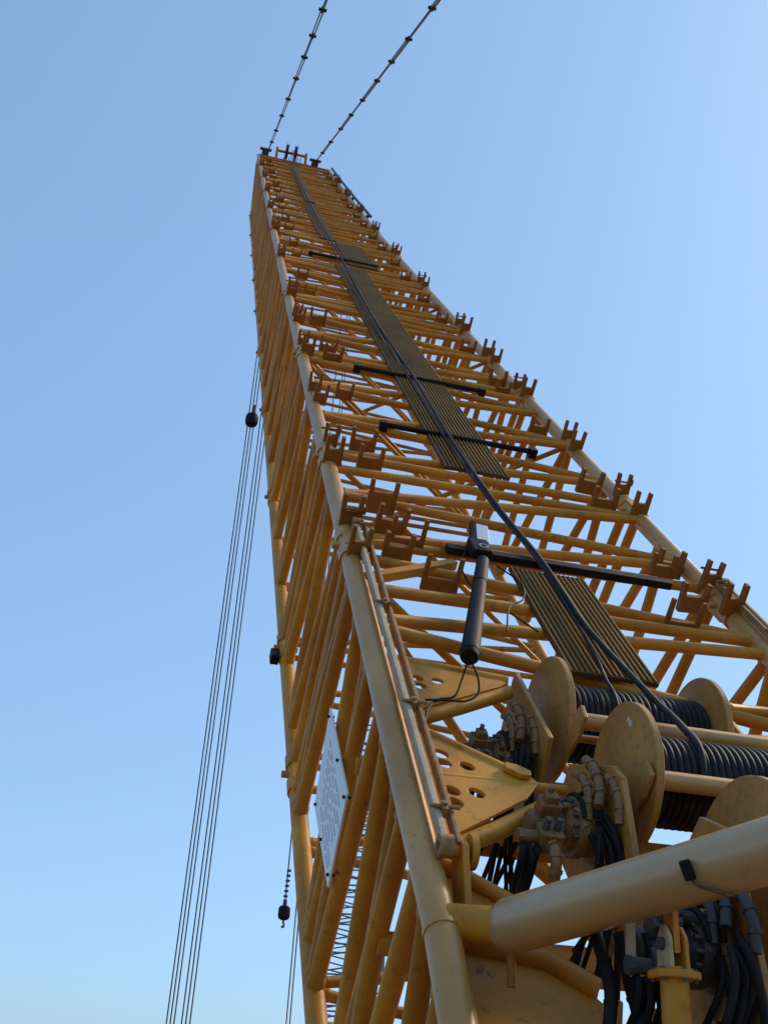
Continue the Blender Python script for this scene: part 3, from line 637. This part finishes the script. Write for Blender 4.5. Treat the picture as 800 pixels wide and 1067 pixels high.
m = MB(); m.tube(bez([o - Z * .16, o - Z * .22, o - Z * .26 + Vector((.018, 0, 0)), o - Z * .31 + Vector((.012, 0, 0)), o - Z * .33 + Vector((-.012, 0, 0)), o - Z * .30 + Vector((-.03, 0, 0))], 5), 0.024, 8); m.build('hook', M_STEEL, t)
m = MB(); m.tube([o + Z * .16, o + Z * .30], 0.05, 10)
for k in range(6): q = o + Z * (.38 + .12 * k) + Vector((0.006 * k, 0, 0)); m.tube([q - Vector((.05, 0, 0)), q + Vector((.05, 0, 0))], 0.03, 8)
m.build('rope_clip', M_STEEL, t)
m = MB(); m.tube([o + Z * .2, Vector((hx + .1, hy, tz))], 0.018, 6); m.build('wire', M_STEEL, t)
for dx, lab in ((0.28, 'thin wire below the hook weight, the left one of a pair close to the chord'), (0.36, 'thin wire below the hook weight, the right one of a pair close to the chord')):
    m = MB(); m.tube([Vector((hx + dx, hy, 0)), Vector((hx + dx, hy, tz))], 0.016, 6)
    tag(m.build('wire_rope', M_STEEL, None, loc=(hx + dx, hy, 0)), lab, 'rope', 'paired wires behind the left chord')

# ================================================================ FAR LATTICE MAST
fc = Vector((-0.55, 62.0, 0.0)); FH = 22.5
t = thing('far_lattice_mast', fc, 'thin dark lattice mast of another crane glimpsed behind the boom foot', 'lattice mast')
def far_p(i, j, z): return fc + Vector((i * 1.9, j * 1.9, z))
for i in (-1, 1):
    for j in (-1, 1):
        m = MB(); m.tube([far_p(i, j, 0), far_p(i, j, FH)], 0.065, 6); m.build('mast_leg', M_FAR, t)
m = MB(); np_ = 15; ph = FH / np_
for k in range(np_):
    z0, z1 = k * ph, (k + 1) * ph
    for (a, b) in (((-1, -1), (1, -1)), ((1, -1), (1, 1)), ((1, 1), (-1, 1)), ((-1, 1), (-1, -1))):
        zm = (z0 + z1) / 2
        m.tube([far_p(*a, z0), far_p(*b, zm)], 0.045, 5, False); m.tube([far_p(*b, z0), far_p(*a, zm)], 0.04, 5, False)
        m.tube([far_p(*a, zm), far_p(*b, z1)], 0.045, 5, False); m.tube([far_p(*a, z1), far_p(*b, z1)], 0.05, 5, False)
m.build('mast_bracing', M_FAR, t)

# ================================================================ GROUND, SKY, SUN, CAMERA
bm = bmesh.new()
vs = [bm.verts.new((x, y, 0)) for x, y in ((-4000, -4000), (4000, -4000), (4000, 4000), (-4000, 4000))]; bm.faces.new(vs)
me = bpy.data.meshes.new('ground'); bm.to_mesh(me); bm.free(); me.materials.append(M_GROUND)
g = bpy.data.objects.new('ground', me); COL.objects.link(g); g['kind'] = 'structure'

SUN_EL, SUN_AZ = R_(41), R_(60)      # azimuth measured from +Y (view direction) towards +X (right)
w = bpy.data.worlds.new('World'); sc.world = w; w.use_nodes = True
nt = w.node_tree; bg = nt.nodes['Background']
sky = nt.nodes.new('ShaderNodeTexSky'); sky.sky_type = 'NISHITA'; sky.sun_disc = False
sky.sun_elevation = SUN_EL; sky.sun_rotation = SUN_AZ
sky.altitude = 0; sky.air_density = 1.0; sky.dust_density = 1.4; sky.ozone_density = 2.0
gm = nt.nodes.new('ShaderNodeGamma'); gm.inputs['Gamma'].default_value = 0.43        # even, hazy summer sky: soft gradient
tn = nt.nodes.new('ShaderNodeMixRGB'); tn.blend_type = 'MULTIPLY'; tn.inputs['Fac'].default_value = 1.0
tn.inputs['Color2'].default_value = (1.00, 1.44, 1.93, 1)
nt.links.new(sky.outputs['Color'], gm.inputs['Color']); nt.links.new(gm.outputs['Color'], tn.inputs['Color1']); nt.links.new(tn.outputs['Color'], bg.inputs['Color']); bg.inputs['Strength'].default_value = 0.15
sl = bpy.data.lights.new('sun', 'SUN'); sl.energy = 2.1; sl.angle = R_(10); sl.color = (1.0, 0.80, 0.58)
so = bpy.data.objects.new('sun', sl); COL.objects.link(so)
sd = Vector((math.sin(SUN_AZ) * math.cos(SUN_EL), math.cos(SUN_AZ) * math.cos(SUN_EL), math.sin(SUN_EL)))
so.rotation_euler = (-sd).to_track_quat('-Z', 'Y').to_euler(); so.location = sd * 60

cam = bpy.data.cameras.new('camera'); co = bpy.data.objects.new('camera', cam); COL.objects.link(co)
mx = Matrix(((0.9983, -0.0580, 0.0, 0.0), (-0.0283, -0.4876, -0.8726, 0.0), (0.0506, 0.8712, -0.4884, CAM_H), (0, 0, 0, 1)))
r3 = mx.to_3x3(); x = r3.col[0].normalized(); z = r3.col[2].normalized(); y = z.cross(x).normalized(); x = y.cross(z)
co.matrix_world = Matrix(((x.x, y.x, z.x, 0), (x.y, y.y, z.y, 0), (x.z, y.z, z.z, CAM_H), (0, 0, 0, 1)))
cam.sensor_fit = 'VERTICAL'; cam.sensor_height = 36.0; cam.lens = 36.0 * 1100.74 / 1067.0
cam.clip_start = 0.05; cam.clip_end = 12000
sc.camera = co
sc.view_settings.view_transform = 'Standard'; sc.view_settings.look = 'None'; sc.view_settings.gamma = 1.0
sc.view_settings.exposure = 0.7; sc.view_settings.use_curve_mapping = False
for o in list(COL.objects):
    if '_o' in o: del o['_o']
